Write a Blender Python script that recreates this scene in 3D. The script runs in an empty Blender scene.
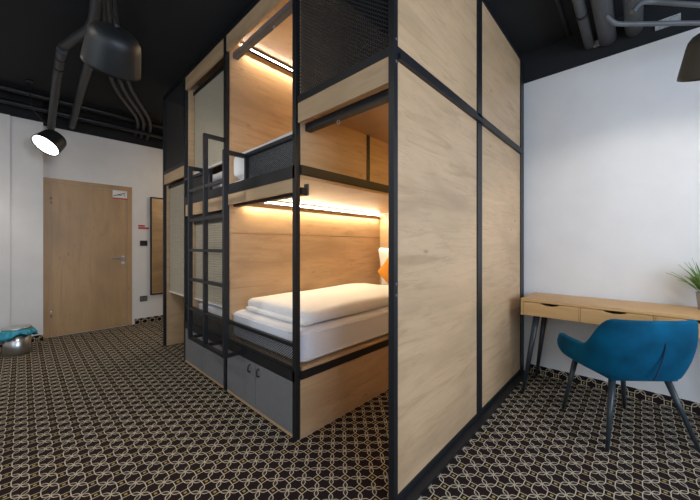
import bpy, bmesh, math, random
from mathutils import Vector, Matrix, noise
random.seed(4)
PI = math.pi
C = bpy.context.scene.collection
S = bpy.context.scene

# ---------------------------------------------------------------- materials
def newmat(name, base=(.5,.5,.5), rough=.5, metal=0, **kw):
    m = bpy.data.materials.new(name); m.use_nodes = True
    b = m.node_tree.nodes['Principled BSDF']
    b.inputs['Base Color'].default_value = (*base, 1)
    b.inputs['Roughness'].default_value = rough
    b.inputs['Metallic'].default_value = metal
    for k, v in kw.items(): b.inputs[k.replace('_', ' ')].default_value = v
    return m
class N:
    def __init__(s, m): s.t = m.node_tree; s.b = s.t.nodes['Principled BSDF']
    def n(s, typ, **kw):
        x = s.t.nodes.new(typ)
        for k, v in kw.items(): setattr(x, k, v)
        return x
    def l(s, a, b): s.t.links.new(a, b)
    def val(s, inp, v):
        if isinstance(v, (int, float)): inp.default_value = v
        else: s.l(v, inp)
    def m(s, op, a, b=None, c=None, clamp=False):
        x = s.n('ShaderNodeMath', operation=op); x.use_clamp = clamp
        s.val(x.inputs[0], a)
        if b is not None: s.val(x.inputs[1], b)
        if c is not None: s.val(x.inputs[2], c)
        return x.outputs[0]
    def coord(s, scale=(1,1,1), rot=(0,0,0)):
        tc = s.n('ShaderNodeTexCoord'); mp = s.n('ShaderNodeMapping')
        mp.inputs['Scale'].default_value = scale; mp.inputs['Rotation'].default_value = rot
        s.l(tc.outputs['Object'], mp.inputs['Vector']); return mp.outputs[0]
    def noise(s, vec, scale, detail=4, rough=.5, dist=0):
        x = s.n('ShaderNodeTexNoise'); s.l(vec, x.inputs['Vector'])
        x.inputs['Scale'].default_value = scale; x.inputs['Detail'].default_value = detail
        x.inputs['Roughness'].default_value = rough; x.inputs['Distortion'].default_value = dist
        return x.outputs['Fac']
    def ramp(s, fac, stops):
        x = s.n('ShaderNodeValToRGB'); e = x.color_ramp.elements
        while len(e) < len(stops): e.new(.5)
        for i, (p, c) in enumerate(stops): e[i].position = p; e[i].color = (*c, 1)
        s.l(fac, x.inputs[0]); return x.outputs[0]
    def mix(s, fac, a, b, mode='MIX'):
        x = s.n('ShaderNodeMix', data_type='RGBA', blend_type=mode)
        s.val(x.inputs[0], fac)
        for i, v in ((6, a), (7, b)):
            if isinstance(v, tuple): x.inputs[i].default_value = (*v, 1)
            else: s.l(v, x.inputs[i])
        return x.outputs[2]
    def bump(s, h, strength=.2, dist=.01):
        x = s.n('ShaderNodeBump'); x.inputs['Strength'].default_value = strength
        x.inputs['Distance'].default_value = dist
        s.l(h, x.inputs['Height']); s.l(x.outputs[0], s.b.inputs['Normal'])

def wood(name, light, dark, grain='h', rough=.45):
    m = newmat(name, light, rough); q = N(m)
    sc = {'h': (.9, .9, 9), 'v': (7, 7, .8), 'x': (.9, 9, 9)}[grain]
    c1 = q.coord(sc); c0 = q.coord({'h': (1.2, 1.2, 3.6), 'v': (2.4, 2.4, 1), 'x': (1, 2.4, 2.4)}[grain])
    g = q.noise(c1, 2.0, 8, .68, .9)
    f = q.noise(q.coord({'h': (3, 3, 70), 'v': (60, 60, 3), 'x': (3, 70, 70)}[grain]), 2.5, 4, .6)
    big = q.noise(c0, 1.1, 3, .5, .5)
    mid = tuple((a*.62 + b*.38) for a, b in zip(light, dark))
    col = q.ramp(g, [(.33, dark), (.44, mid), (.56, light), (.8, tuple(min(1, x * 1.06) for x in light))])
    col = q.mix(q.m('MULTIPLY', f, .7), col, mid)
    col = q.mix(q.m('MULTIPLY', q.m('SUBTRACT', big, .45, clamp=True), 3.2, clamp=True), col, tuple(x * .80 for x in mid))
    st = q.noise(q.coord({'h': (2.2, 2.2, 26), 'v': (22, 22, 2.2), 'x': (2.2, 26, 26)}[grain]), 1.5, 5, .65, .5)
    ln = q.m('SUBTRACT', 1, q.m('DIVIDE', q.m('ABSOLUTE', q.m('SUBTRACT', st, .5)), .016), clamp=True)
    msk = q.m('MULTIPLY', q.m('SUBTRACT', q.noise(q.coord((3, 3, 3)), 1.7, 3), .46, clamp=True), 6, clamp=True)
    col = q.mix(q.m('MULTIPLY', q.m('MULTIPLY', ln, msk), .45), col, tuple(x * .62 for x in dark))
    # knots
    v = q.n('ShaderNodeTexVoronoi'); q.l(q.coord({'h': (1.3, 1.3, 3.2), 'v': (4, 4, 1.3), 'x': (1.3, 4, 4)}[grain]), v.inputs['Vector'])
    v.inputs['Scale'].default_value = 2.0
    k = q.m('SUBTRACT', 1, q.m('DIVIDE', v.outputs['Distance'], .09), clamp=True)
    col = q.mix(q.m('MULTIPLY', k, .6), col, tuple(x * .35 for x in dark))
    q.l(col, q.b.inputs['Base Color']); q.bump(f, .05, .002)
    return m

def carpet(name, vertical=False, scale=.069):
    m = newmat(name, (.03,.02,.02), .95); q = N(m)
    tc = q.n('ShaderNodeTexCoord'); sp = q.n('ShaderNodeSeparateXYZ'); q.l(tc.outputs['Object'], sp.inputs[0])
    X, Y, Z = sp.outputs
    if vertical: X, Y = q.m('ADD', X, Y), q.m('ADD', Z, -.035)
    r = math.sqrt(.5) / scale
    u = q.m('ADD', q.m('MULTIPLY', q.m('ADD', X, Y), r), .94); w = q.m('ADD', q.m('MULTIPLY', q.m('SUBTRACT', Y, X), r), .25)
    c, Ln, A, lw = .37, .61, .135, .031
    def edge(u, w):
        i = q.m('FLOOR', u); t = q.m('SUBTRACT', u, i)
        j = q.m('FLOOR', q.m('ADD', w, .5)); s = q.m('ABSOLUTE', q.m('SUBTRACT', w, j))
        par = q.m('FLOORED_MODULO', q.m('ADD', i, j), 2)
        tG = q.m('ADD', t, q.m('MULTIPLY', q.m('SUBTRACT', 1, par), q.m('SUBTRACT', 1, q.m('MULTIPLY', t, 2))))
        ph = q.m('DIVIDE', q.m('SUBTRACT', tG, c), Ln)
        wd = q.m('MULTIPLY', q.m('SINE', q.m('MULTIPLY', q.m('MINIMUM', q.m('MAXIMUM', ph, 0), 1), PI)), A)
        on = q.m('MULTIPLY', q.m('GREATER_THAN', ph, 0), q.m('LESS_THAN', ph, 1))
        lens = q.m('MULTIPLY', on, q.m('LESS_THAN', q.m('ABSOLUTE', q.m('SUBTRACT', s, wd)), lw))
        inside = q.m('MULTIPLY', on, q.m('LESS_THAN', s, wd))
        ds = q.m('ADD', tG, s)
        dia = q.m('LESS_THAN', q.m('ABSOLUTE', q.m('SUBTRACT', ds, c)), lw * 1.35)
        gold = q.m('LESS_THAN', ds, .13)
        grey = q.m('LESS_THAN', q.m('ADD', q.m('SUBTRACT', 1, tG), s), .16)
        return lens, inside, dia, gold, grey
    a = edge(u, w); b = edge(w, u)
    line = q.m('MAXIMUM', q.m('MAXIMUM', a[0], b[0]), a[2])
    fill = q.m('MAXIMUM', a[1], b[1])
    col = q.mix(q.m('MULTIPLY', fill, .5), CARP_DARK, CARP_GREY)
    col = q.mix(a[4], col, CARP_GREY)
    col = q.mix(line, col, CARP_LINE)
    col = q.mix(a[3], col, CARP_GOLD)
    nz = q.noise(q.coord(), 900, 2)
    col = q.mix(q.m('MULTIPLY', nz, .5), col, (.03,.02,.018))
    q.l(col, q.b.inputs['Base Color']); q.bump(nz, .4, .003)
    q.b.inputs['Specular IOR Level'].default_value = .1
    return m
CARP_DARK = (.018,.0105,.011); CARP_GREY = (.085,.072,.062); CARP_LINE = (.74,.65,.47); CARP_GOLD = (.5,.36,.1)

def plain(name, base, rough=.6, nscale=40, amt=.06, metal=0, bump=.05, **kw):
    m = newmat(name, base, rough, metal, **kw); q = N(m)
    n = q.noise(q.coord(), nscale, 3)
    q.l(q.ramp(n, [(.25, tuple(x * (1 - amt) for x in base)), (.75, tuple(min(1, x * (1 + amt)) for x in base))]), q.b.inputs['Base Color'])
    if bump: q.bump(n, bump, .002)
    return m
def emit(name, col, power):
    m = newmat(name, (.9,.9,.9), .5); b = m.node_tree.nodes['Principled BSDF']
    b.inputs['Emission Color'].default_value = (*col, 1); b.inputs['Emission Strength'].default_value = power
    return m

OAK = wood('oak_board', (.61,.415,.24), (.39,.25,.135))
OAKD = wood('oak_door', (.47,.295,.14), (.34,.205,.09), 'v')
OAKX = wood('oak_desk', (.64,.38,.155), (.50,.28,.10), 'x')
STEEL = plain('black_steel', (.0075,.009,.0115), .45, 60, .15, bump=.03)
WIRE = plain('dark_mesh_steel', (.03,.03,.031), .45, 60, .1)
GREYM = plain('grey_metal_track', (.12,.125,.13), .4, 50, .1)
GREYD = plain('grey_cabinet', (.17,.17,.175), .55, 30, .05)
LINEN = plain('white_linen', (.82,.82,.83), .85, 25, .03, bump=.1)
MATT = plain('mattress_ticking', (.72,.73,.78), .85, 120, .05, bump=.2)
ORANGE = plain('orange_cloth', (.75,.30,.03), .85, 80, .1)
WALLM = plain('white_plaster', (.70,.71,.73), .9, 6, .015, bump=.04)
BLACKP = plain('black_ceiling_paint', (.008,.0095,.011), .9, 5, .15, bump=.1)
PIPER = plain('mid_grey_pipe', (.10,.106,.11), .5, 20, .12)
PIPEM = plain('dark_grey_pipe', (.035,.037,.039), .5, 20, .12)
FLOORM = carpet('ring_pattern_carpet'); SKIRT = carpet('ring_pattern_carpet_upstand', True)
CHROME = plain('brushed_steel', (.6,.6,.6), .3, 40, .05, metal=1)
BAG = plain('teal_plastic_bag', (.02,.30,.42), .35, 20, .2)
LAMPM = plain('graphite_lamp_paint', (.008,.0095,.010), .5, 30, .1)
LAMPR = plain('olive_graphite_lamp_paint', (.05,.047,.04), .5, 30, .1)
DISC = emit('lamp_diffuser', (1, .98, .95), 9)
LED = emit('led_strip_light', (1, .93, .84), 34)
AMBER = emit('amber_strip_light', (1, .66, .20), 34)
VELVET = plain('blue_velvet', (.0005,.072,.145), .8, 6, .5, bump=.08)
VELVET.node_tree.nodes['Principled BSDF'].inputs['Sheen Weight'].default_value = .25
VELVET.node_tree.nodes['Principled BSDF'].inputs['Specular IOR Level'].default_value = .12
VELVET.node_tree.nodes['Principled BSDF'].inputs['Sheen Tint'].default_value = (.05,.4,.7,1)
SEAM = plain('dark_blue_seam', (.001,.02,.06), .8)
LEGM = plain('slate_leg_steel', (.028,.04,.048), .35, 50, .1)
POT = plain('grey_pot', (.42,.40,.39), .8, 40, .06)
SOIL = plain('soil', (.03,.02,.012), .95)
LEAF = plain('green_leaf', (.15,.29,.05), .5, 60, .45)
MIRROR = newmat('mirror_glass', (.9,.9,.9), .02, 1)
PLASTIC = plain('black_plastic', (.012,.012,.012), .35)
WHITEP = plain('white_sign', (.75,.72,.70), .5)
REDP = plain('red_sign', (.45,.02,.03), .5)
PALE = plain('pale_label', (.35,.36,.36), .6, 90, .4)
def blind_mat():
    m = newmat('beige_pleated_fabric', (.42,.375,.285), .9); q = N(m)
    sp = q.n('ShaderNodeSeparateXYZ'); tc = q.n('ShaderNodeTexCoord'); q.l(tc.outputs['Object'], sp.inputs[0])
    w = q.m('SINE', q.m('MULTIPLY', sp.outputs[2], 2 * PI / .022))
    q.bump(w, .15, .002)
    q.l(q.ramp(q.noise(q.coord((3, 3, 60)), 2, 2), [(.3, (.40,.355,.27)), (.7, (.44,.395,.30))]), q.b.inputs['Base Color'])
    return m
BLIND = blind_mat()
def wallpaint():
    m = newmat('white_wall_with_black_top', (.7,.7,.7), .9); q = N(m)
    tc = q.n('ShaderNodeTexCoord'); sp = q.n('ShaderNodeSeparateXYZ'); q.l(tc.outputs['Object'], sp.inputs[0])
    n = q.noise(q.coord(), 5, 3)
    wc = q.ramp(n, [(.3, (.70,.685,.665)), (.7, (.74,.725,.705))])
    top = q.m('GREATER_THAN', sp.outputs[2], 2.69)
    q.l(q.mix(top, wc, (.009,.0105,.012)), q.b.inputs['Base Color']); q.bump(n, .05, .004)
    return m
WALL = wallpaint()

# ---------------------------------------------------------------- mesh helpers
def box(bm, x0, y0, z0, x1, y1, z1, mat=None):
    vs = [Vector((x, y, z)) for x in (x0, x1) for y in (y0, y1) for z in (z0, z1)]
    if mat: vs = [mat @ v for v in vs]
    v = [bm.verts.new(p) for p in vs]
    for f in ((0,1,3,2), (4,6,7,5), (0,4,5,1), (2,3,7,6), (0,2,6,4), (1,5,7,3)): bm.faces.new([v[i] for i in f])
def B(*a, bev=0):
    bm = bmesh.new()
    for t in ([a] if not isinstance(a[0], tuple) else a): box(bm, *t)
    bmesh.ops.recalc_face_normals(bm, faces=bm.faces)
    if bev: bmesh.ops.bevel(bm, geom=bm.edges[:] , offset=bev, segments=2, affect='EDGES', profile=.6)
    return bm
def bar(bm, p, q, r, r2=None, seg=10):
    """tapered round bar"""
    p, q = Vector(p), Vector(q); r2 = r if r2 is None else r2
    d = (q - p).normalized(); a = d.orthogonal().normalized(); b = d.cross(a)
    R = [[bm.verts.new(c + (a * math.cos(t) + b * math.sin(t)) * rr) for t in [2*PI*i/seg for i in range(seg)]] for c, rr in ((p, r), (q, r2))]
    for i in range(seg):
        j = (i + 1) % seg; f = bm.faces.new([R[0][i], R[0][j], R[1][j], R[1][i]]); f.smooth = True
    bm.faces.new(R[0][::-1]); bm.faces.new(R[1])
def tube(bm, pts, r, seg=10, smooth=6):
    P = [Vector(p) for p in pts]
    if smooth and len(P) > 2:
        Q = []
        for i in range(len(P) - 1):
            p0, p1, p2, p3 = P[max(0, i-1)], P[i], P[i+1], P[min(len(P)-1, i+2)]
            for k in range(smooth):
                t = k / smooth
                Q.append(.5 * ((2*p1) + (p2-p0)*t + (2*p0-5*p1+4*p2-p3)*t*t + (3*p1-p0-3*p2+p3)*t**3))
        Q.append(P[-1]); P = Q
    a = (P[1]-P[0]).normalized().orthogonal().normalized(); rings = []
    for i, c in enumerate(P):
        d = (P[min(i+1, len(P)-1)] - P[max(i-1, 0)]).normalized()
        a = (a - d * a.dot(d)).normalized(); b = d.cross(a)
        rr = r(i / (len(P)-1)) if callable(r) else r
        rings.append([bm.verts.new(c + (a*math.cos(t) + b*math.sin(t))*rr) for t in [2*PI*k/seg for k in range(seg)]])
    for A, Bq in zip(rings, rings[1:]):
        for k in range(seg):
            f = bm.faces.new([A[k], A[(k+1)%seg], Bq[(k+1)%seg], Bq[k]]); f.smooth = True
    bm.faces.new(rings[0][::-1]); bm.faces.new(rings[-1])
def lathe(bm, prof, mat=Matrix(), seg=40, cap=(True, True)):
    rings = [[bm.verts.new(mat @ Vector((r*math.cos(t), r*math.sin(t), z))) for t in [2*PI*k/seg for k in range(seg)]] for r, z in prof]
    for A, Bq in zip(rings, rings[1:]):
        for k in range(seg):
            f = bm.faces.new([A[k], A[(k+1)%seg], Bq[(k+1)%seg], Bq[k]]); f.smooth = True
    if cap[0]: bm.faces.new(rings[0][::-1])
    if cap[1]: bm.faces.new(rings[-1])
def soft(x0, y0, z0, x1, y1, z1, r, n=14, amp=.0, freq=4, seed=0, dome=0):
    """rounded, slightly rumpled block"""
    bm = bmesh.new(); bmesh.ops.create_cube(bm, size=2)
    bmesh.ops.subdivide_edges(bm, edges=bm.edges[:], cuts=n, use_grid_fill=True)
    c = Vector(((x0+x1)/2, (y0+y1)/2, (z0+z1)/2)); h = Vector(((x1-x0)/2, (y1-y0)/2, (z1-z0)/2)); r = min(r, *h)
    for v in bm.verts:
        # warp the parameter so that edges get their share of the vertices
        p = Vector([math.copysign(abs(a)**.6, a) if abs(a) > 1e-6 else 0 for a in v.co])
        q = Vector([p[i]*h[i] for i in range(3)])
        inn = Vector([max(-(h[i]-r), min(h[i]-r, q[i])) for i in range(3)])
        d = q - inn
        if d.length > 1e-7: q = inn + d.normalized() * min(r, max(d.length, r))
        if dome: q.z += dome * (1-(q.x/h.x)**2) * (1-(q.y/h.y)**2) * (1 if q.z > 0 else 0)
        w = c + q
        if amp:
            nn = noise.noise_vector(w*freq + Vector((seed, 0, 0)))
            w += Vector((nn.x*.4, nn.y*.4, nn.z)) * amp * (1 if q.z > -h.z*.8 else .0)
        v.co = w
    for f in bm.faces: f.smooth = True
    return bm
def mesh_bars(bm, a0, a1, z0, z1, c, axis='x', pitch=.012, w=.0034, ang=38, th=.0025):
    """expanded-metal sheet: two families of slanted strips clipped to the opening"""
    for sgn in (1, -1):
        t = math.tan(math.radians(ang)) * sgn; step = pitch / math.cos(math.radians(ang))
        lo = z0 - abs(t)*(a1-a0); k = lo; hi = z1 + abs(t)*(a1-a0)
        while k < hi:
            # line z = k + t*(a-a0)
            aa, ab = a0, a1
            ta, tb = sorted((a0 + (z0-k)/t, a0 + (z1-k)/t))
            aa, ab = max(aa, ta), min(ab, tb)
            if ab - aa > .004:
                za, zb = k + t*(aa-a0), k + t*(ab-a0); hw = w/2/math.cos(math.radians(ang))
                off = 0 if sgn > 0 else th*.6
                def P(a, z, d): return (a, c+d+off, z) if axis == 'x' else (c+d+off, a, z)
                v = [bm.verts.new(P(a, z+s, d)) for d in (0, th) for a, z, s in ((aa, za, -hw), (ab, zb, -hw), (ab, zb, hw), (aa, za, hw))]
                for f in ((0,1,2,3), (7,6,5,4), (0,4,5,1), (3,2,6,7)): bm.faces.new([v[i] for i in f])
            k += step

def link(name, bm, mat, parent=None, loc=None):
    """parts: the mesh is given in world space and moved into the parent's frame"""
    bmesh.ops.recalc_face_normals(bm, faces=bm.faces)
    me = bpy.data.meshes.new(name)
    if parent is not None: off = WORLD(parent)
    else:
        if loc is None:
            xs = [v.co for v in bm.verts]
            loc = Vector(((min(v.x for v in xs)+max(v.x for v in xs))/2, (min(v.y for v in xs)+max(v.y for v in xs))/2, min(v.z for v in xs)))
        off = Matrix.Translation(Vector(loc))
    bm.transform(off.inverted()); bm.to_mesh(me); bm.free()
    me.materials.append(mat)
    o = bpy.data.objects.new(name, me); C.objects.link(o)
    if parent is not None: o.parent = parent
    else: o.location = loc
    return o
def WORLD(o):
    m = Matrix.LocRotScale(o.location, o.rotation_euler, None)
    while o.parent: o = o.parent; m = Matrix.LocRotScale(o.location, o.rotation_euler, None) @ m
    return m
def tag(o, label, cat, group=None, kind=None):
    o['label'] = label; o['category'] = cat
    if group: o['group'] = group
    if kind: o['kind'] = kind
    return o
def thing(name, loc, label, cat, group=None, rz=0):
    o = bpy.data.objects.new(name, None); o.empty_display_size = .1; C.objects.link(o)
    o.location = loc; o.rotation_euler = (0, 0, rz); return tag(o, label, cat, group)
def struct(name, bm, mat, label=None, loc=(0,0,0)):
    o = link(name, bm, mat, None, loc); o['kind'] = 'structure'
    o['label'] = label or name; o['category'] = name.split('_')[0]; return o

# ---------------------------------------------------------------- camera
CAM = Vector((1.487, -1.123, 1.17)); TH = .755; F = 307.93
cd = bpy.data.cameras.new('camera'); co = bpy.data.objects.new('camera', cd); C.objects.link(co)
cd.sensor_width = 36; cd.lens = F/700*36; cd.shift_y = -(250-245.85)/700; cd.clip_start = .02
co.location = CAM; co.rotation_euler = (PI/2, 0, TH); S.camera = co
FR = Vector((math.cos(TH), math.sin(TH), 0)); FW = Vector((-math.sin(TH), math.cos(TH), 0)); UP = Vector((0, 0, 1))

# ---------------------------------------------------------------- room
CZ = 2.97; XR = 3.4; YB = -3.2; XL = -4.0; YW = 2.10
struct('floor', B(XL-.2, YB-.2, -.05, XR+.2, YW+.2, 0), FLOORM, 'dark carpet with a pale interlocking ring pattern')
struct('ceiling', B(XL-.2, YB-.2, CZ, XR+.2, YW+.2, CZ+.1), BLACKP, 'matt black painted ceiling')
struct('wall_right', B(XL, YW, 0, XR+.1, YW+.1, CZ), WALL, 'white wall behind the desk with black painted top band')
struct('wall_left', B(XL-.1, YB, 0, XL, YW+.1, CZ), WALL, 'white wall with the oak door')
struct('wall_corner', B((XL, YB, 0, -3.87, -.95, CZ), (-3.87, YB, 0, -3.845, -1.225, CZ)), WALL, 'white boxed-out wall behind the waste bin')
struct('baseboard_right', B(.72, YW-.012, 0, XR, YW, .078), SKIRT, 'patterned carpet skirting below the desk wall')
struct('baseboard_left', B(XL, .02, 0, XL+.012, YW, .078), SKIRT, 'patterned carpet skirting beside the door')
struct('baseboard_corner', B((-3.87, -1.225, 0, -3.858, -.95, .078), (-3.845, YB, 0, -3.833, -1.225, .078)), SKIRT, 'patterned carpet skirting behind the bin')
def wall_with_hole(ax, c, a0, a1, h0, h1, z0, z1, th=.1):
    b = [(a0, h0, 0, CZ), (h1, a1, 0, CZ), (h0, h1, 0, z0), (h0, h1, z1, CZ)]
    return B(*[(c, p, r, c+th, q, s) if ax == 'x' else (p, c, r, q, c+th, s) for p, q, r, s in b])
struct('wall_window', wall_with_hole('x', XR, YB, YW, -1.9, 1.3, .8, 2.5), WALL, 'white wall with the side window')
struct('wall_back', wall_with_hole('y', YB-.1, XL, XR, -.6, 2.4, .8, 2.5), WALL, 'white wall with the rear window')
GLASS = bpy.data.materials.new('window_glass'); GLASS.use_nodes = True
t = GLASS.node_tree; t.nodes.clear()
o_ = t.nodes.new('ShaderNodeOutputMaterial'); mx = t.nodes.new('ShaderNodeMixShader'); tr = t.nodes.new('ShaderNodeBsdfTransparent'); gl = t.nodes.new('ShaderNodeBsdfGlossy')
gl.inputs['Roughness'].default_value = .02; mx.inputs[0].default_value = .06
t.links.new(tr.outputs[0], mx.inputs[1]); t.links.new(gl.outputs[0], mx.inputs[2]); t.links.new(mx.outputs[0], o_.inputs[0])
def window(name, ax, c, h0, h1, z0, z1):
    R = []
    for p, q, r, s in ((h0, h1, z0, z0+.06), (h0, h1, z1-.06, z1), (h0, h0+.06, z0+.06, z1-.06), (h1-.06, h1, z0+.06, z1-.06), ((h0+h1)/2-.03, (h0+h1)/2+.03, z0+.06, z1-.06)):
        R.append((c, p, r, c+.05, q, s) if ax == 'x' else (p, c, r, q, c+.05, s))
    w = struct(name, B(*R), PLASTIC, 'dark framed window')
    g = (c+.02, h0+.06, z0+.06, c+.026, h1-.06, z1-.06) if ax == 'x' else (h0+.06, c+.02, z0+.06, h1-.06, c+.026, z1-.06)
    link('pane', B(*g), GLASS, w)
window('window_1', 'x', XR+.02, -1.9, 1.3, .8, 2.5); window('window_2', 'y', YB-.08, -.6, 2.4, .8, 2.5)

# door with its frame
dr = struct('door_1', B((-4.0, -.945, 0, -3.985, -.875, 2.035), (-4.0, -.075, 0, -3.985, -.015, 2.035), (-4.0, -.875, 1.975, -3.985, -.075, 2.035)), OAKD, 'oak door and frame')
link('door_leaf', B(-3.998, -.872, .008, -3.99, -.08, 1.97), OAKD, dr)
bm = bmesh.new(); bar(bm, (-3.99, -.125, 1.0), (-3.975, -.125, 1.0), .026); bar(bm, (-3.975, -.125, 1.0), (-3.94, -.125, 1.0), .01)
tube(bm, [(-3.942, -.12, 1.0), (-3.942, -.18, 1.0), (-3.944, -.25, .998)], .01)
link('door_handle', bm, CHROME, dr)
bm = bmesh.new(); bar(bm, (-3.99, -.125, .925), (-3.978, -.125, .925), .024); link('keyhole_rosette', bm, CHROME, dr)
bm = bmesh.new()
for z in (.3, 1.75): bar(bm, (-3.98, -.875, z-.04), (-3.98, -.875, z+.04), .008)
link('hinge', bm, CHROME, dr)
sg = tag(link('no_smoking_sign', B(-3.9895, -.245, 1.845, -3.986, -.07, 1.965), WHITEP), 'small white notice with a crossed-out mark on the oak door', 'sign')
link('red_strip', B(-3.9862, -.245, 1.845, -3.985, -.07, 1.862), REDP, sg)
bm = bmesh.new(); bar(bm, (-3.9855, -.235, 1.885), (-3.9855, -.085, 1.945), .005, .004, 6); bar(bm, (-3.9855, -.12, 1.93), (-3.9855, -.10, 1.89), .004, .003, 6); bar(bm, (-3.9855, -.2, 1.90), (-3.9855, -.14, 1.905), .006, .006, 6)
link('crossed_mark', bm, PLASTIC, sg)
st = tag(link('wall_sticker', B((-3.999, .065, 1.425, -3.997, .205, 1.452), (-3.999, .065, 1.46, -3.997, .15, 1.485)), REDP), 'small red sticker on the white wall above the light switch', 'sticker')
link('white_print', B(-3.9968, .075, 1.452, -3.9965, .13, 1.458), WHITEP, st)
def wallplate(name, y, z, label, cat, n):
    r = thing(name, (-4.0, y, z-.045), label, cat)
    link('plate', B(-3.9995, y-.045, z-.04, -3.99, y+.05, z+.04, bev=.002), PLASTIC, r)
    for k in range(n): link('rocker' if n == 2 and cat == 'switch' else 'socket_insert', B(-3.9905, y-.036+k*.042, z-.03, -3.987, y+.0+k*.042, z+.03, bev=.001), GREYM if cat != 'switch' else PLASTIC, r)
wallplate('light_switch', .132, 1.21, 'black double light switch on the wall beside the door', 'switch', 2)
wallplate('wall_socket', .132, .37, 'black wall socket low beside the door, under the switch', 'socket', 2)
mi = thing('wall_mirror', (-3.99, .44, .41), 'tall black-framed mirror on the wall beside the door', 'mirror')
a, b_, c_, d_ = .218, .66, .414, 1.921
link('frame', B((-3.999, a, c_, -3.97, a+.018, d_), (-3.999, b_-.018, c_, -3.97, b_, d_), (-3.999, a+.018, c_, -3.97, b_-.018, c_+.018), (-3.999, a+.018, d_-.018, -3.97, b_-.018, d_)), STEEL, mi)
link('glass', B(-3.996, a+.018, c_+.018, -3.985, b_-.018, d_-.018), MIRROR, mi)

# ---------------------------------------------------------------- cabins
P = .03; H = 2.91
near = thing('bunk_cabin', (-.1, 1.0, 0), 'built-in oak and black steel bunk cabin with open niche, nearest the desk', 'bunk bed', 'bunk cabins')
def nb(name, mat, *a, bev=0, par=None): return link(name, B(*a, bev=bev), mat, par or near)
XBo = .697
# posts
nb('post', STEEL, -.050, 0, 0, -.014, .03, H-.04)                       # corner between bed and niche
nb('post', STEEL, XBo-.03, 0, 0, XBo, .03, H-.04)                  # nearest
nb('post', STEEL, -.987, 0, 0, -.947, .03, H-.04)
nb('post', STEEL, XBo-.032, .965, .045, XBo, 1.045, H-.04)
nb('post', STEEL, XBo-.03, 1.995, 0, XBo, 2.09, H-.04)
nb('post', STEEL, -.987, 2.01, 0, -.947, 2.04, H-.04)
# top frame
nb('beam', STEEL, -.987, 0, H-.04, XBo, .03, H)
nb('beam', STEEL, XBo-.03, .03, H-.04, XBo, 2.04, H)
# front middle beam and niche
nb('beam', STEEL, 0, 0, 2.022, XBo-.03, .03, 2.062)
nb('beam', STEEL, XBo-.03, .03, 2.035, XBo, 1.995, 2.066); nb('beam', STEEL, XBo-.03, .03, 2.005, XBo+.014, 1.995, 2.033)
nb('header_board', OAK, 0, .004, 1.905, XBo-.03, .022, 2.022)
bm = bmesh.new(); mesh_bars(bm, 0, XBo-.03, 2.062, H-.04, .012, pitch=.016, w=.0034); link('mesh_panel', bm, WIRE, near)
# side partition: four boards between black frames, kerb below
XS0, XS1 = XBo-.026, XBo-.008
nb('side_board', OAK, XS0, .03, .045, XS1, .965, 2.005); nb('side_board', OAK, XS0, 1.045, .045, XS1, 1.995, 2.005)
nb('side_board', OAK, XS0, .03, 2.066, XS1, .965, H-.04); nb('side_board', OAK, XS0, 1.045, 2.066, XS1, 1.995, H-.04)
nb('bottom_rail', STEEL, XBo-.03, .03, 0, XBo, 1.995, .045)
nb('kerb', STEEL, XBo, .0, 0, XBo+.045, 2.06, .018)
for z in (1.99, 2.09, .95, 1.0):
    bm = bmesh.new(); bar(bm, (XBo, .015, z), (XBo+.004, .015, z), .006, seg=8); link('bolt', bm, GREYM, near)
# partition at the far side of the bed, end wall, ceiling boards
nb('wall_board', OAK, -.947, .03, .0, -.93, 2.04, 1.272); nb('wall_board', OAK, -.947, .03, 1.276, -.93, 2.04, H-.04)
nb('wall_board', OAK, -.93, 2.0, 0, XS0, 2.02, H-.04)
nb('ceiling_board', OAK, -.93, .03, H-.045, -.02, 2.0, H-.02)
nb('ceiling_board', OAK, 0, .022, 2.0, XS0, 2.0, 2.018)
nb('wall_board', OAK, -.02, .03, 1.66, -.002, 2.0, H-.05)          # closes the upper bunk towards the niche
nb('base_board', OAK, -.02, .03, 0, -.006, 2.0, .355)
nb('mullion', STEEL, -.002, .64, 1.66, .006, .67, 2.0)
# lower bed
nb('rail', STEEL, -.947, 0, .345, -.03, .03, .41); nb('rail', STEEL, -.03, .03, .36, 0, 2.0, .41)
nb('guard_rail', STEEL, -.947, .004, .552, -.03, .024, .575)
bm = bmesh.new(); mesh_bars(bm, -.947, -.036, .41, .552, .012, pitch=.013, w=.0026); link('mesh_panel', bm, WIRE, near)
nb('bed_platform', OAK, -.93, .04, .41, -.006, 2.0, .43)
# upper bed
nb('rail', STEEL, -.947, 0, 1.582, -.03, .03, 1.66); nb('rail', STEEL, -.03, .03, 1.602, 0, 2.0, 1.66)
nb('bed_platform', OAK, -.93, .03, 1.58, -.006, 2.0, 1.60)
nb('guard_post', STEEL, -.645, 0, 1.66, -.618, .025, 1.85)
nb('guard_rail', STEEL, -.618, 0, 1.825, -.03, .025, 1.85)
bm = bmesh.new(); mesh_bars(bm, -.618, -.036, 1.66, 1.825, .012, pitch=.011, w=.0032); link('mesh_panel', bm, WIRE, near)
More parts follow.
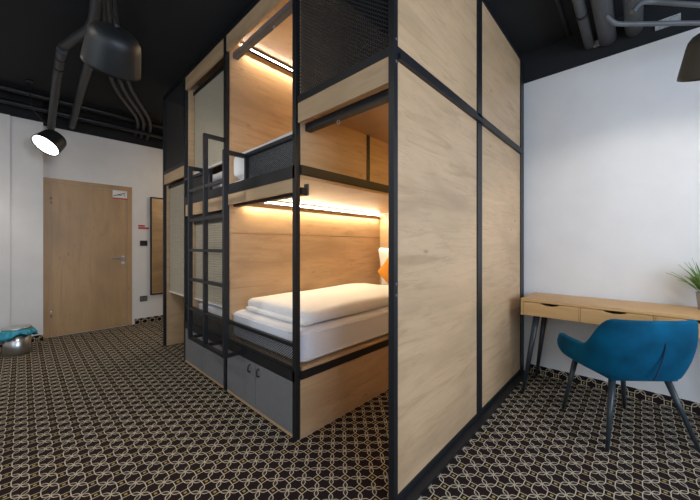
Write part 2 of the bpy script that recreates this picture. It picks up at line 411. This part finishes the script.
# headers and curtain tracks
nb('header_board', OAK, -.947, .005, 2.745, -.03, .023, H-.04)
nb('header_board', OAK, -.947, .005, 1.50, -.03, .023, 1.582)
def track(x0, x1, y, z, par, rings=()):
    t_ = link('curtain_track', B(x0, y, z, x1, y+.045, z+.045, bev=.003), STEEL if par is not None and z < 2.2 else GREYM, par)
    for x in rings:
        bm = bmesh.new(); tube(bm, [(x+.012*math.cos(a), y+.022, z-.012+.012*math.sin(a)) for a in [2*PI*i/12 for i in range(13)]], .002, 6, 0)
        link('curtain_ring', bm, CHROME, t_)
track(.004, XS0-.002, .055, 1.868, near, (.27,)); track(-.93, -.022, .05, 2.70, near, (-.36,)); track(-.928, -.03, .055, 1.487, near, (-.5, -.1))
nb('track_bracket', GREYM, -.10, .03, 1.50, -.07, .055, 1.575)
nb('track_bracket', GREYM, -.066, .102, 1.487, -.03, .112, 1.56)
# led profiles (both on the far-side board, high above each mattress)
def led(x, y0, y1, z, par, e=0):
    h = link('led_profile', B((x, y0, z+.008, x+.018, y1, z+.016), (x, y0, z-.016, x+.018, y1, z-.008)), STEEL if z > 2 else WHITEP, par)
    link('led_strip', B(x+.002, y0, z-.006, x+.014, y1, z+.006), LED, h)
led(-.93, .12, 1.98, 2.835, near); led(-.93, .10, 1.98, 1.557, near)

h_ = nb('led_profile', STEEL, XS0-.02, .3, 1.955, XS0, 1.9, 1.985)
link('led_strip', B(XS0-.018, .3, 1.949, XS0-.004, 1.9, 1.955), AMBER, h_)

def cabinet(x0, x1, label, hs):
    c = thing('under_bed_cabinet', ((x0+x1)/2, .25, 0), label, 'cabinet', 'cabinets under the beds')
    link('body', B((x0, .02, .018, x1, .5, .03), (x0, .02, .325, x1, .5, .34), (x0, .02, .03, x0+.015, .5, .325), (x1-.015, .02, .03, x1, .5, .325), (x0+.015, .485, .03, x1-.015, .5, .325)), GREYD, c)
    link('plinth', B(x0, .004, 0, x1, .5, .018), OAK, c)
    m = (x0+x1)/2
    for (a, b, hx) in ((x0+.001, m-.002, m-.07), (m+.002, x1-.001, m+.05)):
        d = link('door', B(a, .003, .022, b, .02, .338, bev=.001), GREYD, c)
        if hs:
            bm = bmesh.new(); tube(bm, [(hx, .003, .26), (hx, -.014, .268), (hx, -.016, .29), (hx, -.012, .31), (hx, .003, .315)], .005, 8)
            link('handle', bm, PLASTIC, d)
cabinet(-.928, -.052, 'grey two-door cabinet with small black handles under the nearer lower bunk', True)
cabinet(-1.858, -.989, 'plain grey cabinet behind the ladder under the farther lower bunk', False)

# far cabin
far = thing('bunk_cabin', (-1.9, 1.0, 0), 'built-in oak and black steel bunk cabin with blinds drawn, nearest the door', 'bunk bed', 'bunk cabins')
def fb(name, mat, *a): return link(name, B(*a), mat, far)
fb('post', STEEL, -1.89, 0, 0, -1.86, .03, H-.04); fb('post', STEEL, -2.576, 0, 0, -2.546, .03, H-.04); fb('post', STEEL, -2.576, 2.01, 0, -2.546, 2.04, H-.04)
fb('beam', STEEL, -2.576, 0, H-.04, -.989, .03, H); fb('beam', STEEL, -2.576, .03, H-.04, -2.546, 2.04, H)
fb('beam', STEEL, -2.546, 0, 1.992, -1.89, .03, 2.03)
fb('header_board', OAK, -2.546, .004, 1.88, -1.89, .022, 1.992)
bm = bmesh.new(); mesh_bars(bm, -2.546, -1.89, 2.03, H-.04, .012, pitch=.016, w=.005); link('mesh_panel', bm, WIRE, far)
fb('side_board', OAK, -2.57, .03, 0, -2.55, 2.01, H-.04)
fb('wall_board', OAK, -1.884, .03, 0, -1.866, 2.0, H-.04)
fb('wall_board', OAK, -2.55, 2.0, 0, -.99, 2.02, H-.04)
fb('ceiling_board', OAK, -2.55, .022, 1.972, -1.884, 2.0, 1.99); fb('ceiling_board', OAK, -1.866, .03, H-.07, -.99, 2.0, H-.045)
fb('rail', STEEL, -1.86, 0, .345, -.989, .03, .41); fb('rail', STEEL, -1.86, 0, 1.582, -.989, .03, 1.66)
fb('guard_rail', STEEL, -1.86, .004, .552, -.989, .024, .575)
fb('guard_post', STEEL, -1.285, 0, 1.66, -1.258, .025, 1.85); fb('guard_rail', STEEL, -1.86, 0, 1.825, -1.285, .025, 1.85)
bm = bmesh.new(); mesh_bars(bm, -1.86, -.989, .41, .552, .012, pitch=.012, w=.0045); link('mesh_panel', bm, WIRE, far)
bm = bmesh.new(); mesh_bars(bm, -1.86, -1.285, 1.66, 1.825, .012, pitch=.012, w=.0045); link('mesh_panel', bm, WIRE, far)
fb('bed_platform', OAK, -1.86, .04, .41, -.99, 2.0, .43); fb('bed_platform', OAK, -1.86, .03, 1.58, -.99, 2.0, 1.60)
fb('header_board', OAK, -1.86, .005, 2.745, -.989, .023, H-.04); fb('header_board', OAK, -1.86, .005, 1.47, -.989, .023, 1.582)
fb('curtain_track', STEEL, -1.85, .05, 1.42, -.995, .075, 1.465)

def blind(x0, x1, y, z0, z1, label):
    r = thing('pleated_blind', ((x0+x1)/2, y, z0), label, 'blind', 'beige blinds')
    link('top_rail', B(x0, y-.012, z1-.03, x1, y+.012, z1), STEEL, r)
    bm = bmesh.new(); n = int((z1-.03-z0-.015)/.011); pr = None
    for i in range(n+1):
        z = z1-.03 - i*(z1-.03-z0-.015)/n; yy = y + (.0016 if i % 2 else -.0016)
        cur = [bm.verts.new(p) for p in ((x0+.01, yy, z), (x1-.01, yy, z), (x1-.01, yy+.0015, z), (x0+.01, yy+.0015, z))]
        if pr:
            for k in range(4): bm.faces.new([pr[k], pr[(k+1)%4], cur[(k+1)%4], cur[k]])
        else: bm.faces.new(cur)
        pr = cur
    bm.faces.new(pr[::-1]); link('pleated_fabric', bm, BLIND, r)
    link('bottom_rail', B(x0+.008, y-.009, z0, x1-.008, y+.009, z0+.015), WHITEP, r)
blind(-1.845, -.995, .085, 1.90, 2.74, 'beige pleated blind high behind the ladder, above the upper bunk guard')
blind(-1.845, -.995, .092, .625, 1.415, 'beige pleated blind behind the ladder rungs, over the lower bunk')
blind(-2.54, -1.895, .06, .63, 1.87, 'beige pleated blind in the far niche, left of the ladder')

# ladder
ld = thing('bunk_ladder', (-.95, -.16, .38), 'black steel double-width ladder fixed in front of the bunks', 'ladder')
LY = -.162
def lb(name, *a): return link(name, B(*a), STEEL, ld)
for x, zt in ((-1.312, 1.845), (-.995, 2.045), (-.652, 1.845)):
    lb('stile', x-.0, LY-.0, .38, x+.03, LY+.03, zt)
    lb('handhold', x, LY+.03, zt-.028, x+.03, -.001, zt)
    lb('bracket', x+.003, LY+.03, .38, x+.027, -.001, .404)
for z in (.382, .632, .877, 1.122, 1.372, 1.62):
    lb('rung', -1.282, LY+.002, z, -.995, LY+.028, z+.024); lb('rung', -.965, LY+.002, z, -.652, LY+.028, z+.024)

# bedding
def bed(x0, x1, y0, y1, z0, z1, label, cat='mattress', seed=0):
    o = link('mattress', soft(x0, y0, z0, x1, y1, z1, .045, 16, .004, 3, seed), MATT)
    tag(o, label, cat, 'mattresses')
    bm = bmesh.new()
    for z in (z0+.03, z1-.03):
        r = .04
        pts = []
        for cx, cy, a0 in ((x1-r, y0+r, -PI/2), (x1-r, y1-r, 0), (x0+r, y1-r, PI/2), (x0+r, y0+r, PI)):
            for k in range(5): a = a0 + k*PI/8; pts.append((cx+(r+.001)*math.cos(a), cy+(r+.001)*math.sin(a), z))
        tube(bm, pts + [pts[0]], .003, 6, 0)
    link('piping', bm, LINEN, o)
    return o
bed(-.925, -.012, .036, 1.985, .435, .65, 'white mattress on the nearer lower bunk, side open to the niche', seed=1)
bed(-.925, -.035, .036, 1.985, 1.605, 1.70, 'mattress on the nearer upper bunk behind the mesh guard', seed=2)
bed(-1.855, -1.0, .12, 1.985, .435, .60, 'mattress on the farther lower bunk behind the low mesh guard', seed=3)
bed(-1.855, -1.0, .12, 1.985, 1.605, 1.78, 'mattress on the farther upper bunk behind the ladder', seed=4)
def rumple(o): return o
dv = tag(link('duvet', soft(-.875, .13, .655, -.05, 1.62, .745, .045, 20, .014, 3.2, 5, dome=.02), LINEN), 'white folded duvet lying on the nearer lower bunk mattress', 'duvet', 'white duvets')
link('sheet_hem', soft(-.82, .10, .653, -.06, .18, .685, .014, 10, .006, 6, 9), LINEN, dv)
tag(link('duvet', soft(-.925, .036, 1.705, -.05, 1.7, 1.915, .06, 18, .012, 3, 11, dome=.03), LINEN), 'white duvet on the nearer upper bunk, showing above the mesh guard', 'duvet', 'white duvets')
tag(link('duvet', soft(-1.82, .14, 1.785, -1.03, 1.7, 1.88, .045, 16, .015, 3, 21, dome=.03), LINEN), 'white duvet on the farther upper bunk, seen between ladder stiles', 'duvet', 'white duvets')
def pillow(name, c, w, h, t, rot, mat, label, cat, seed=0, piping=True):
    bm = bmesh.new(); n = 18; g = {}
    M = Matrix.Translation(c) @ rot
    for s in (1, -1):
        for i in range(n+1):
            for j in range(n+1):
                u, v = 2*i/n-1, 2*j/n-1
                if s < 0 and (abs(u) == 1 or abs(v) == 1): g[s, i, j] = g[1, i, j]; continue
                f = ((1-u**4)*(1-v**4))**.45
                pin = 1 - .06*(1-abs(v)**2)*(abs(u)**6) - .0
                z = s*t/2*f + .006*noise.noise(Vector((u*3, v*3, seed+s)))*f
                g[s, i, j] = bm.verts.new(M @ Vector((u*w/2*(1-.05*(1-v*v)*abs(u)), v*h/2*(1-.05*(1-u*u)*abs(v)), z)))
    for s in (1, -1):
        for i in range(n):
            for j in range(n):
                f = bm.faces.new([g[s,i,j], g[s,i+1,j], g[s,i+1,j+1], g[s,i,j+1]]); f.smooth = True
    return tag(link(name, bm, mat), label, cat)
pillow('pillow', Vector((-.47, 1.88, .905)), .74, .50, .12, Matrix.Rotation(-PI/2+.16+PI, 4, 'X') @ Matrix.Rotation(.0, 4, 'Z'), LINEN, 'white pillow leaning upright at the head of the lower bunk', 'pillow', 1)
pillow('cushion', Vector((-.56, 1.735, .867)), .29, .29, .08, Matrix.Rotation(PI/2+.2, 4, 'X') @ Matrix.Rotation(PI/4, 4, 'Z'), ORANGE, 'orange square cushion propped cornerwise against the white pillow', 'cushion', 3)

# ---------------------------------------------------------------- desk
DX0, DX1, DY0, DY1 = .79, 1.96, 1.62, 2.055
dk = thing('writing_desk', ((DX0+DX1)/2, 1.84, 0), 'oak writing desk with three drawers and splayed dark legs against the wall', 'desk')
link('desktop', B(DX0, DY0, .728, DX1, DY1, .75, bev=.002), OAKX, dk)
link('carcass', B((DX0, DY0+.004, .618, DX0+.018, DY1, .728), (DX1-.018, DY0+.004, .618, DX1, DY1, .728), (DX0+.018, DY0+.02, .618, DX1-.018, DY1, .630), (DX0+.018, DY1-.015, .63, DX1-.018, DY1, .728), (1.168, DY0+.004, .63, 1.176, DY1-.015, .728), (1.552, DY0+.004, .63, 1.560, DY1-.015, .728)), OAKX, dk)
for a, b in ((DX0+.02, 1.166), (1.178, 1.55), (1.562, DX1-.02)):
    # drawer front with a curved finger cut-out in its top edge
    bm = bmesh.new(); m = (a+b)/2; top = []
    n = 12; hw = .062
    xs = [a, m-hw-.02] + [m-hw+2*hw*i/n for i in range(n+1)] + [m+hw+.02, b]
    zs = [.725, .725] + [.725-.017*math.sin(PI*i/n)**.6 if 0 < i < n else .725 for i in range(n+1)] + [.725, .725]
    fr = [bm.verts.new((x, DY0+.002, z)) for x, z in zip(xs, zs)]; bk = [bm.verts.new((x, DY0+.018, z)) for x, z in zip(xs, zs)]
    fb0 = [bm.verts.new((x, DY0+.002, .622)) for x in xs]; bb0 = [bm.verts.new((x, DY0+.018, .622)) for x in xs]
    for i in range(len(xs)-1):
        bm.faces.new([fb0[i], fb0[i+1], fr[i+1], fr[i]]); bm.faces.new([bb0[i+1], bb0[i], bk[i], bk[i+1]])
        bm.faces.new([fr[i], fr[i+1], bk[i+1], bk[i]]); bm.faces.new([fb0[i+1], fb0[i], bb0[i], bb0[i+1]])
    bm.faces.new([fb0[0], fr[0], bk[0], bb0[0]]); bm.faces.new([fb0[-1], bb0[-1], bk[-1], fr[-1]])
    d = link('drawer', bm, OAKX, dk)
    link('drawer_box', B((a+.01, DY0+.022, .635, b-.01, DY1-.05, .643), (a+.01, DY0+.022, .643, a+.02, DY1-.05, .70), (b-.02, DY0+.022, .643, b-.01, DY1-.05, .70)), PLASTIC, d)
for (tx, ty, bx, by) in ((DX0+.10, DY0+.06, .805, 1.63), (DX0+.10, DY1-.06, .812, 2.03), (DX1-.10, DY0+.06, DX1-.015, 1.63), (DX1-.10, DY1-.06, DX1-.02, 2.03)):
    bm = bmesh.new(); bar(bm, (tx, ty, .618), (bx, by, 0.0), .023, .012, 14)
    link('leg', bm, LEGM, dk)

# ---------------------------------------------------------------- chair
CX, CY = 1.383, 1.505; RZ = math.atan2(.66, .75)
ch = thing('armchair', (CX, CY, 0), 'petrol blue velvet armchair with dark tapered legs pulled up to the desk', 'chair', rz=RZ)
MW = WORLD(ch)
def shell():
    bm = bmesh.new(); n = 56; K = 9
    def plan(s):      # s in -1..1, around the back from left arm tip to right arm tip; returns (x, y) and outward normal
        W, Dp = .285, .285
        a = s*1.62
        # superellipse back, straight arms
        th = -PI/2 + s*2.0
        e = .62
        x = W*math.copysign(abs(math.cos(th))**e, math.cos(th)); y = -Dp*.0 + Dp*math.copysign(abs(math.sin(th))**e, math.sin(th))
        return x, y
    def top(s):
        a = abs(s)
        if a < .34: return .743
        if a < .70:
            t = (a-.34)/.36; t = t**1.6; t = t*t*(3-2*t)*.5 + t*.5; return .743*(1-t) + .555*t
        return .555 + .0*a
    def bot(s):
        a = abs(s)
        if a < .45: return .392
        t = (a-.45)/.55; return .392 + .055*t**1.3
    rings = []
    for i in range(n+1):
        s = -1 + 2*i/n; x, y = plan(s); zt, zb = top(s), bot(s)
        a = abs(s)
        fl = .02 if a < .5 else .02*(1-(a-.5)/.5)          # slight outward lean of the back
        xn, yn = Vector((x, y)).normalized() if True else 0
        th = .021
        ring = []
        endt = 1 if a < .97 else .75
        for k in range(K+1):                                  # outer face, bottom to top
            t = k/K; z = zb + (zt-zb)*t
            inn = .050*(1-t)**2.0 * (1 - .9*min(1, max(0, (a-.5)/.35)))                             # tucks in under the seat
            bul = .012*math.sin(PI*t)
            off = -inn + bul + (fl*t)
            ring.append(Vector((x + xn*off, y + yn*off, z)))
        R = th
        tc = ring[-1]
        for k in range(1, 6):                                 # rolled top edge
            a_ = PI*k/6
            ring.append(Vector((tc.x - xn*(R - R*math.cos(a_)), tc.y - yn*(R-R*math.cos(a_)), zt + R*.6*math.sin(a_))))
        for k in range(K+1):
            t = 1-k/K; z = zb+.02 + (zt-zb-.02)*t
            inn = .035*(1-t)**2.2 * (1 - .9*min(1, max(0, (a-.5)/.35))); off = -inn + (fl*t) - 2*R + .006*math.sin(PI*t)
            ring.append(Vector((x + xn*off, y + yn*off, z)))
        rings.append([bm.verts.new(MW @ v) for v in ring])
    for A, Bq in zip(rings, rings[1:]):
        m = len(A)
        for k in range(m): f = bm.faces.new([A[k], A[(k+1)%m], Bq[(k+1)%m], Bq[k]]); f.smooth = True
    for r, fl_ in ((rings[0], 1), (rings[-1], -1)):
        cen = sum((v.co for v in r), Vector())/len(r)
        tipdir = (MW.to_3x3() @ Vector((0, .012, 0)))
        cv = bm.verts.new(cen + tipdir); m = len(r)
        for k in range(m): f = bm.faces.new([r[k], r[(k+1)%m], cv]); f.smooth = True
    return bm
sh = link('shell', shell(), VELVET, ch)
md = sh.modifiers.new('soft', 'SUBSURF'); md.levels = md.render_levels = 1
bm = soft(-.20, -.20, .42, .20, .19, .475, .027, 10, .0, 1, 0, dome=.012); bm.transform(MW); link('seat_cushion', bm, VELVET, ch)
bm = soft(-.19, -.195, .378, .19, .16, .42, .012, 6); bm.transform(MW); link('seat_base', bm, VELVET, ch)
bm = bmesh.new(); tube(bm, [MW @ Vector(p) for p in ((-.04, -.285, .425), (-.03, -.29, .45), (-.008, -.298, .53), (.006, -.303, .60), (.008, -.304, .635))], .0035, 6)
link('seam', bm, SEAM, ch)
for tx, ty, bx_, by_ in ((-.165, -.165, -.248, -.235), (.148, -.165, .266, -.231), (-.15, .165, -.20, .223), (.165, .165, .241, .238)):
    bm = bmesh.new(); bar(bm, MW @ Vector((tx, ty, .385)), MW @ Vector((bx_, by_, 0)), .018, .010, 14)
    link('leg', bm, LEGM, ch)

# ---------------------------------------------------------------- plant
PX, PY = 1.815, 1.955
pl = thing('potted_plant', (PX, PY, .75), 'spiky green grass plant in a small grey pot on the desk', 'plant')
bm = bmesh.new(); lathe(bm, [(.043, .7505), (.046, .753), (.057, .857), (.058, .862), (.054, .862), (.052, .850), (.050, .846)], Matrix.Translation((PX, PY, 0)), 32); link('pot', bm, POT, pl)
bm = bmesh.new(); lathe(bm, [(.0495, .838), (.0495, .848)], Matrix.Translation((PX, PY, 0)), 24); link('soil', bm, SOIL, pl)
bm = bmesh.new()
for i in range(64):
    a = random.uniform(0, 2*PI); sp = random.uniform(.1, 1)**.8; L = random.uniform(.17, .29); w = random.uniform(.007, .012)
    if i < 4: a, sp, L = PI + (-.35, .1, .25, .5)[i], (.6, .45, .4, .3)[i], (.30, .29, .28, .26)[i]
    d = Vector((math.cos(a), math.sin(a), 0)); sd = Vector((-d.y, d.x, 0)); b0 = Vector((PX, PY, .847)) + d*random.uniform(0, .03)
    n = 7; pr = None
    for k in range(n+1):
        t = k/n
        p = b0 + d*(sp*L*.78*t) + Vector((0, 0, L*(t*(1.02-.42*sp*t) )*(1-.25*sp)))
        if p.y > 2.06: p.y = 2.06
        ww = w*(1-t)**.7*(.5+.9*min(1, t*3)) + .0004
        cur = [bm.verts.new(p - sd*ww), bm.verts.new(p + Vector((0, 0, -.002)) ), bm.verts.new(p + sd*ww)]
        if pr:
            for q_ in (0, 1): f = bm.faces.new([pr[q_], pr[q_+1], cur[q_+1], cur[q_]]); f.smooth = True
        pr = cur
fo = link('foliage', bm, LEAF, pl); md = fo.modifiers.new('thick', 'SOLIDIFY'); md.thickness = .0008

# ---------------------------------------------------------------- waste bin
bx, by = -3.43, -1.165
bn = thing('waste_bin', (bx, by, 0), 'small round steel waste bin lined with a teal plastic bag', 'bin')
T = Matrix.Translation((bx, by, 0))
bm = bmesh.new(); lathe(bm, [(.100, .002), (.105, .01), (.108, .245), (.104, .245), (.100, .02)], T, 40, (True, True)); link('body', bm, CHROME, bn)
bm = bmesh.new(); seg = 60; rings = []
for r0, z0, w in ((.101, .16, 0), (.103, .272, 0), (.112, .276, .2), (.122, .25, .7), (.132, .215, 1.4), (.142, .17, 2.3), (.148, .13, 3)):
    ring = []
    for k in range(seg):
        t = 2*PI*k/seg; side = .5 + .5*math.cos(t - (PI + .55))       # hangs lowest over one side
        rr = r0 + w*(.004*math.sin(9*t+w) + .004*math.sin(17*t)) + side**2*w*.014
        z = .272 - (.272-z0)*(.35 + .65*side) + w*.005*math.sin(5*t+1) if w else z0
        ring.append(bm.verts.new((bx+rr*math.cos(t), by+rr*math.sin(t), z)))
    rings.append(ring)
for A, Bq in zip(rings, rings[1:]):
    for k in range(seg): f = bm.faces.new([A[k], A[(k+1)%seg], Bq[(k+1)%seg], Bq[k]]); f.smooth = True
bg = link('bag_liner', bm, BAG, bn); md = bg.modifiers.new('thick', 'SOLIDIFY'); md.thickness = .001
bm = bmesh.new(); lathe(bm, [(.112, .272), (.115, .278), (.115, .286), (.108, .292), (.05, .300), (.012, .302)], T, 40, (True, True)); link('lid', bm, CHROME, bn)

# ---------------------------------------------------------------- pendants
def at(px, py, Z): return CAM + FW*Z + FR*((px-350)/F*Z) + UP*((245.85-py)/F*Z)
def fdir(r, u, f): return (FR*r + UP*u + FW*f).normalized()
def pendant(c, d, cord, label, R=.13, mat=LAMPM, power=30, size=1.3):
    q = d.to_track_quat('-Z', 'Y'); M = Matrix.LocRotScale(c, q, None)
    ax = -d
    r = thing('pendant_lamp', (c.x, c.y, c.z-.1), label, 'lamp', 'dark adjustable pendant lamps')
    bm = bmesh.new()
    prof = [(R-.005, .004), (R, .0), (R*.99, .015), (R*.88, .130), (R*.84, .155), (R*.74, .175), (R*.55, .190), (R*.3, .198), (.015, .20)]
    lathe(bm, prof, M, 48, (False, True)); 
    inner = [(R-.005, .004), (R*.86, .12), (R*.70, .155), (.015, .175)]
    lathe(bm, inner, M, 48, (False, True)); link('shade', bm, mat, r)
    bm = bmesh.new(); lathe(bm, [(R-.012, .010), (R-.012, .018)], M, 48); link('diffuser', bm, DISC, r)
    top = M @ Vector((0, 0, .20)); bm = bmesh.new(); bar(bm, top - ax*.003, top + ax*.022, .012, .008); link('swivel_joint', bm, STEEL, r)
    bm = bmesh.new(); tube(bm, [top + ax*.02] + cord, .004, 8, 8); link('cord', bm, PLASTIC, r)
    e = cord[-1]; bm = bmesh.new(); lathe(bm, [(.03, CZ-.02), (.03, CZ-.0005)], Matrix.Translation((e.x, e.y, 0)), 20); link('ceiling_rose', bm, PLASTIC, r)
    ldat = bpy.data.lights.new('pendant_light', 'SPOT'); ldat.energy = power; ldat.spot_size = size*2; ldat.spot_blend = .35; ldat.shadow_soft_size = .11; ldat.color = (1, .95, .88)
    lo = bpy.data.objects.new('pendant_light', ldat); C.objects.link(lo); lo.location = c + d*.012; lo.rotation_euler = q.to_euler()
def rose(v, dx=0, dy=0): return Vector((v.x+dx, v.y+dy, CZ-.01))
c1 = at(112, 67, 1.66); a1 = c1 + Vector((0, 0, .3))
pendant(c1, fdir(-.52, -.68, .52), [c1+Vector((0, 0, .36)), rose(c1, .0, .02)], 'large dark pendant lamp hanging near the ceiling, left of the bunks', power=26)
c2 = at(45, 146, 3.35)
pendant(c2, fdir(-.12, -.74, -.62), [c2-FR*.13+Vector((0, 0, .40)), rose(c2-FR*.17)], 'lit round pendant lamp facing the room near the oak door', power=15)
c3 = at(717, 73, 1.43)
pendant(c3, fdir(.28, -.85, .40), [c3+Vector((-.06, -.06, .38)), at(664, -30, 1.45)], 'olive-dark pendant lamp above the desk at the right edge', mat=LAMPR, power=20)

# ---------------------------------------------------------------- ceiling services
def pipe(name, pts, r, label, collars=(), mat=PIPEM, smooth=6, cat='pipe', group='ceiling pipes'):
    bm = bmesh.new(); tube(bm, pts, r, 16, smooth); o = link(name, bm, mat); tag(o, label, cat, group)
    for (p, d) in collars:
        p = Vector(p); d = Vector(d).normalized(); bm = bmesh.new(); bar(bm, p-d*.012, p+d*.012, r*1.14, None, 16); link('clamp', bm, STEEL, o)
    return o
Z0 = 2.83
pipe('ceiling_pipe', [(1.185, -1.5, 2.87), (1.185, 2.075, 2.82)], .033, 'narrow grey pipe on the ceiling, leftmost of three running to the desk wall', [((1.185, 1.62, 2.826), (0, 1, 0))], mat=PIPER, smooth=0)
pipe('ceiling_pipe', [(1.30, -1.5, 2.84), (1.30, 2.075, 2.82)], .056, 'thick grey pipe on the ceiling, middle of three running to the desk wall', [((1.30, 1.2, 2.828), (0, 1, 0))], mat=PIPER, smooth=0)
pipe('ceiling_pipe', [(1.455, -1.5, 2.83), (1.455, 2.075, 2.82)], .052, 'grey pipe on the ceiling, rightmost of three running to the desk wall', [((1.455, 1.5, 2.822), (0, 1, 0))], mat=PIPER, smooth=0)
pipe('ceiling_conduit', [(1.05, -.5, 2.955), (1.05, 2.07, 2.955)], .012, 'thin dark conduit on the black ceiling beside the bunk cabin', smooth=0, group=None)
pipe('ceiling_conduit', [at(606, 16, 2.0), at(613, 22, 2.0), at(625, 24, 2.0), at(690, 23, 1.9), at(780, 22, 1.8)], .014, 'slim grey conduit crossing below the pipes above the desk', mat=PIPER, group=None)
pipe('ceiling_conduit', [at(633, 12, 1.9), at(641, 3, 1.9), at(655, 2, 1.9), at(700, 5, 1.8), at(780, 9, 1.7)], .014, 'slim grey conduit near the top right corner, higher of the two', mat=PIPER, group=None)
tag(link('ceiling_label', B(1.57, YW-.012, 2.765, 1.70, YW-.0005, 2.83), PALE), 'pale label plate on the black wall band behind the conduit', 'label', 'pale labels on the band')
tag(link('ceiling_label', B(1.21, YW-.012, 2.80, 1.262, YW-.0005, 2.85), PALE), 'small pale label behind the ceiling pipes', 'label', 'pale labels on the band')

def atz(px, py, z):
    Z = (z-CAM.z)*F/(245.85-py); return at(px, py, Z)
def atX(px, py, X):
    d = FW + FR*((px-350)/F) + UP*((245.85-py)/F); return CAM + d*((X-CAM.x)/d.x)
for i, (a, b, c, d, e) in enumerate((((99, -30), (103, 0), (112, 81), (137, 119), (135, 136)), ((106, -30), (108, 0), (120, 81), (143, 120), (141, 138)), ((112, -30), (113, 0), (128, 81), (150, 122), (147, 140)))):
    z = 2.86
    pts = [atz(*a, z), atz(*b, z), atz(*c, z), atz(*d, z)]
    w = atX(*e, -3.985); pts.append(w)
    pipe('ceiling_pipe', pts, .019, ('dark ceiling conduit running to the door wall, leftmost of three side by side', 'dark ceiling conduit running to the door wall, middle of three side by side', 'dark ceiling conduit running to the door wall, rightmost of three side by side')[i])
f1 = atz(96, 22, 2.80); 
pipe('ventilation_duct', [atz(100, -40, 2.84), atz(93, 22, 2.84), atz(76, 38, 2.84), atz(63, 47, 2.83)], .034, 'bent dark pipe section behind the big pendant lamp')
p0, p1 = atz(62, 49, 2.80), at(52, 122, 3.25)
pipe('ventilation_duct', [atz(62, 50, 2.80), atz(60, 62, 2.80), atz(56, 85, 2.78), atX(51, 128, -3.8)], .036, 'dark pipe hanging behind the lit lamp, with clamp rings', [(atz(60.5, 58, 2.80), atz(60, 62, 2.8)-atz(62, 50, 2.8)), (atz(59.2, 68, 2.795), atz(56, 85, 2.78)-atz(60, 62, 2.8))])
pipe('ventilation_duct', [atz(94, 50, 2.74), atz(88, 68, 2.76), atz(80, 95, 2.78), atX(72, 127, -3.9)], .034, 'dark pipe descending towards the door wall behind the big lamp', [(atz(87, 72, 2.78), atz(80, 95, 2.78)-atz(88, 68, 2.78))])
pipe('cable_conduit', [(-3.72, -3.0, 2.80), (-3.72, 2.0, 2.80)], .03, 'dark conduit along the top of the door wall, lower of two', mat=STEEL, smooth=0)
pipe('cable_conduit', [(-3.6, -3.0, 2.91), (-3.6, 2.0, 2.91)], .03, 'dark conduit along the top of the door wall, upper of two', mat=STEEL, smooth=0)

# ---------------------------------------------------------------- light
def area(name, loc, rot, sx, sy, power, col):
    d = bpy.data.lights.new(name, 'AREA'); d.shape = 'RECTANGLE'; d.size = sx; d.size_y = sy; d.energy = power; d.color = col
    o = bpy.data.objects.new(name, d); C.objects.link(o); o.location = loc; o.rotation_euler = rot; return o
area('daylight_side', (XR+.16, -.3, 1.65), (0, PI/2, 0), 1.65, 3.1, 120, (.68,.80,1.0))
area('daylight_rear', (.9, YB-.16, 1.65), (PI/2, 0, 0), 2.9, 1.65, 29, (.80,.90,1.0))
def ledlight(x, y0, y1, z, p, tilt=0):
    area('led_light', (x, (y0+y1)/2, z), (0, tilt, 0), .02, y1-y0, p, (1, .79, .50))
ledlight(-.905, .15, 1.95, 2.79, 11, -.5); ledlight(-.905, .15, 1.95, 1.52, 14, -.5)
d = bpy.data.lights.new('mirror_fill', 'AREA'); d.shape = 'DISK'; d.size = .3; d.energy = 14; d.color = (1, .86, .66)  # added unseen fill, warms the oak board reflected in the mirror
o = bpy.data.objects.new('mirror_fill', d); C.objects.link(o); o.location = (-3.2, 1.3, 2.8)
# unseen warm fill lights, added overhead beyond the frame to lift the room
for (x, y) in ((-2.6, -2.2), (-.6, -2.0)):
    d = bpy.data.lights.new('corridor_fill', 'AREA'); d.shape = 'DISK'; d.size = .5; d.energy = 11; d.color = (1, .92, .82)
    o = bpy.data.objects.new('corridor_fill', d); C.objects.link(o); o.location = (x, y, 2.8)

w = bpy.data.worlds.new('world'); S.world = w; w.use_nodes = True
w.node_tree.nodes['Background'].inputs[0].default_value = (.75,.87,1,1); w.node_tree.nodes['Background'].inputs[1].default_value = 1.0
S.view_settings.view_transform = 'Standard'; S.view_settings.look = 'None'; S.view_settings.gamma = 1; S.view_settings.use_curve_mapping = False
S.view_settings.exposure = 0.0
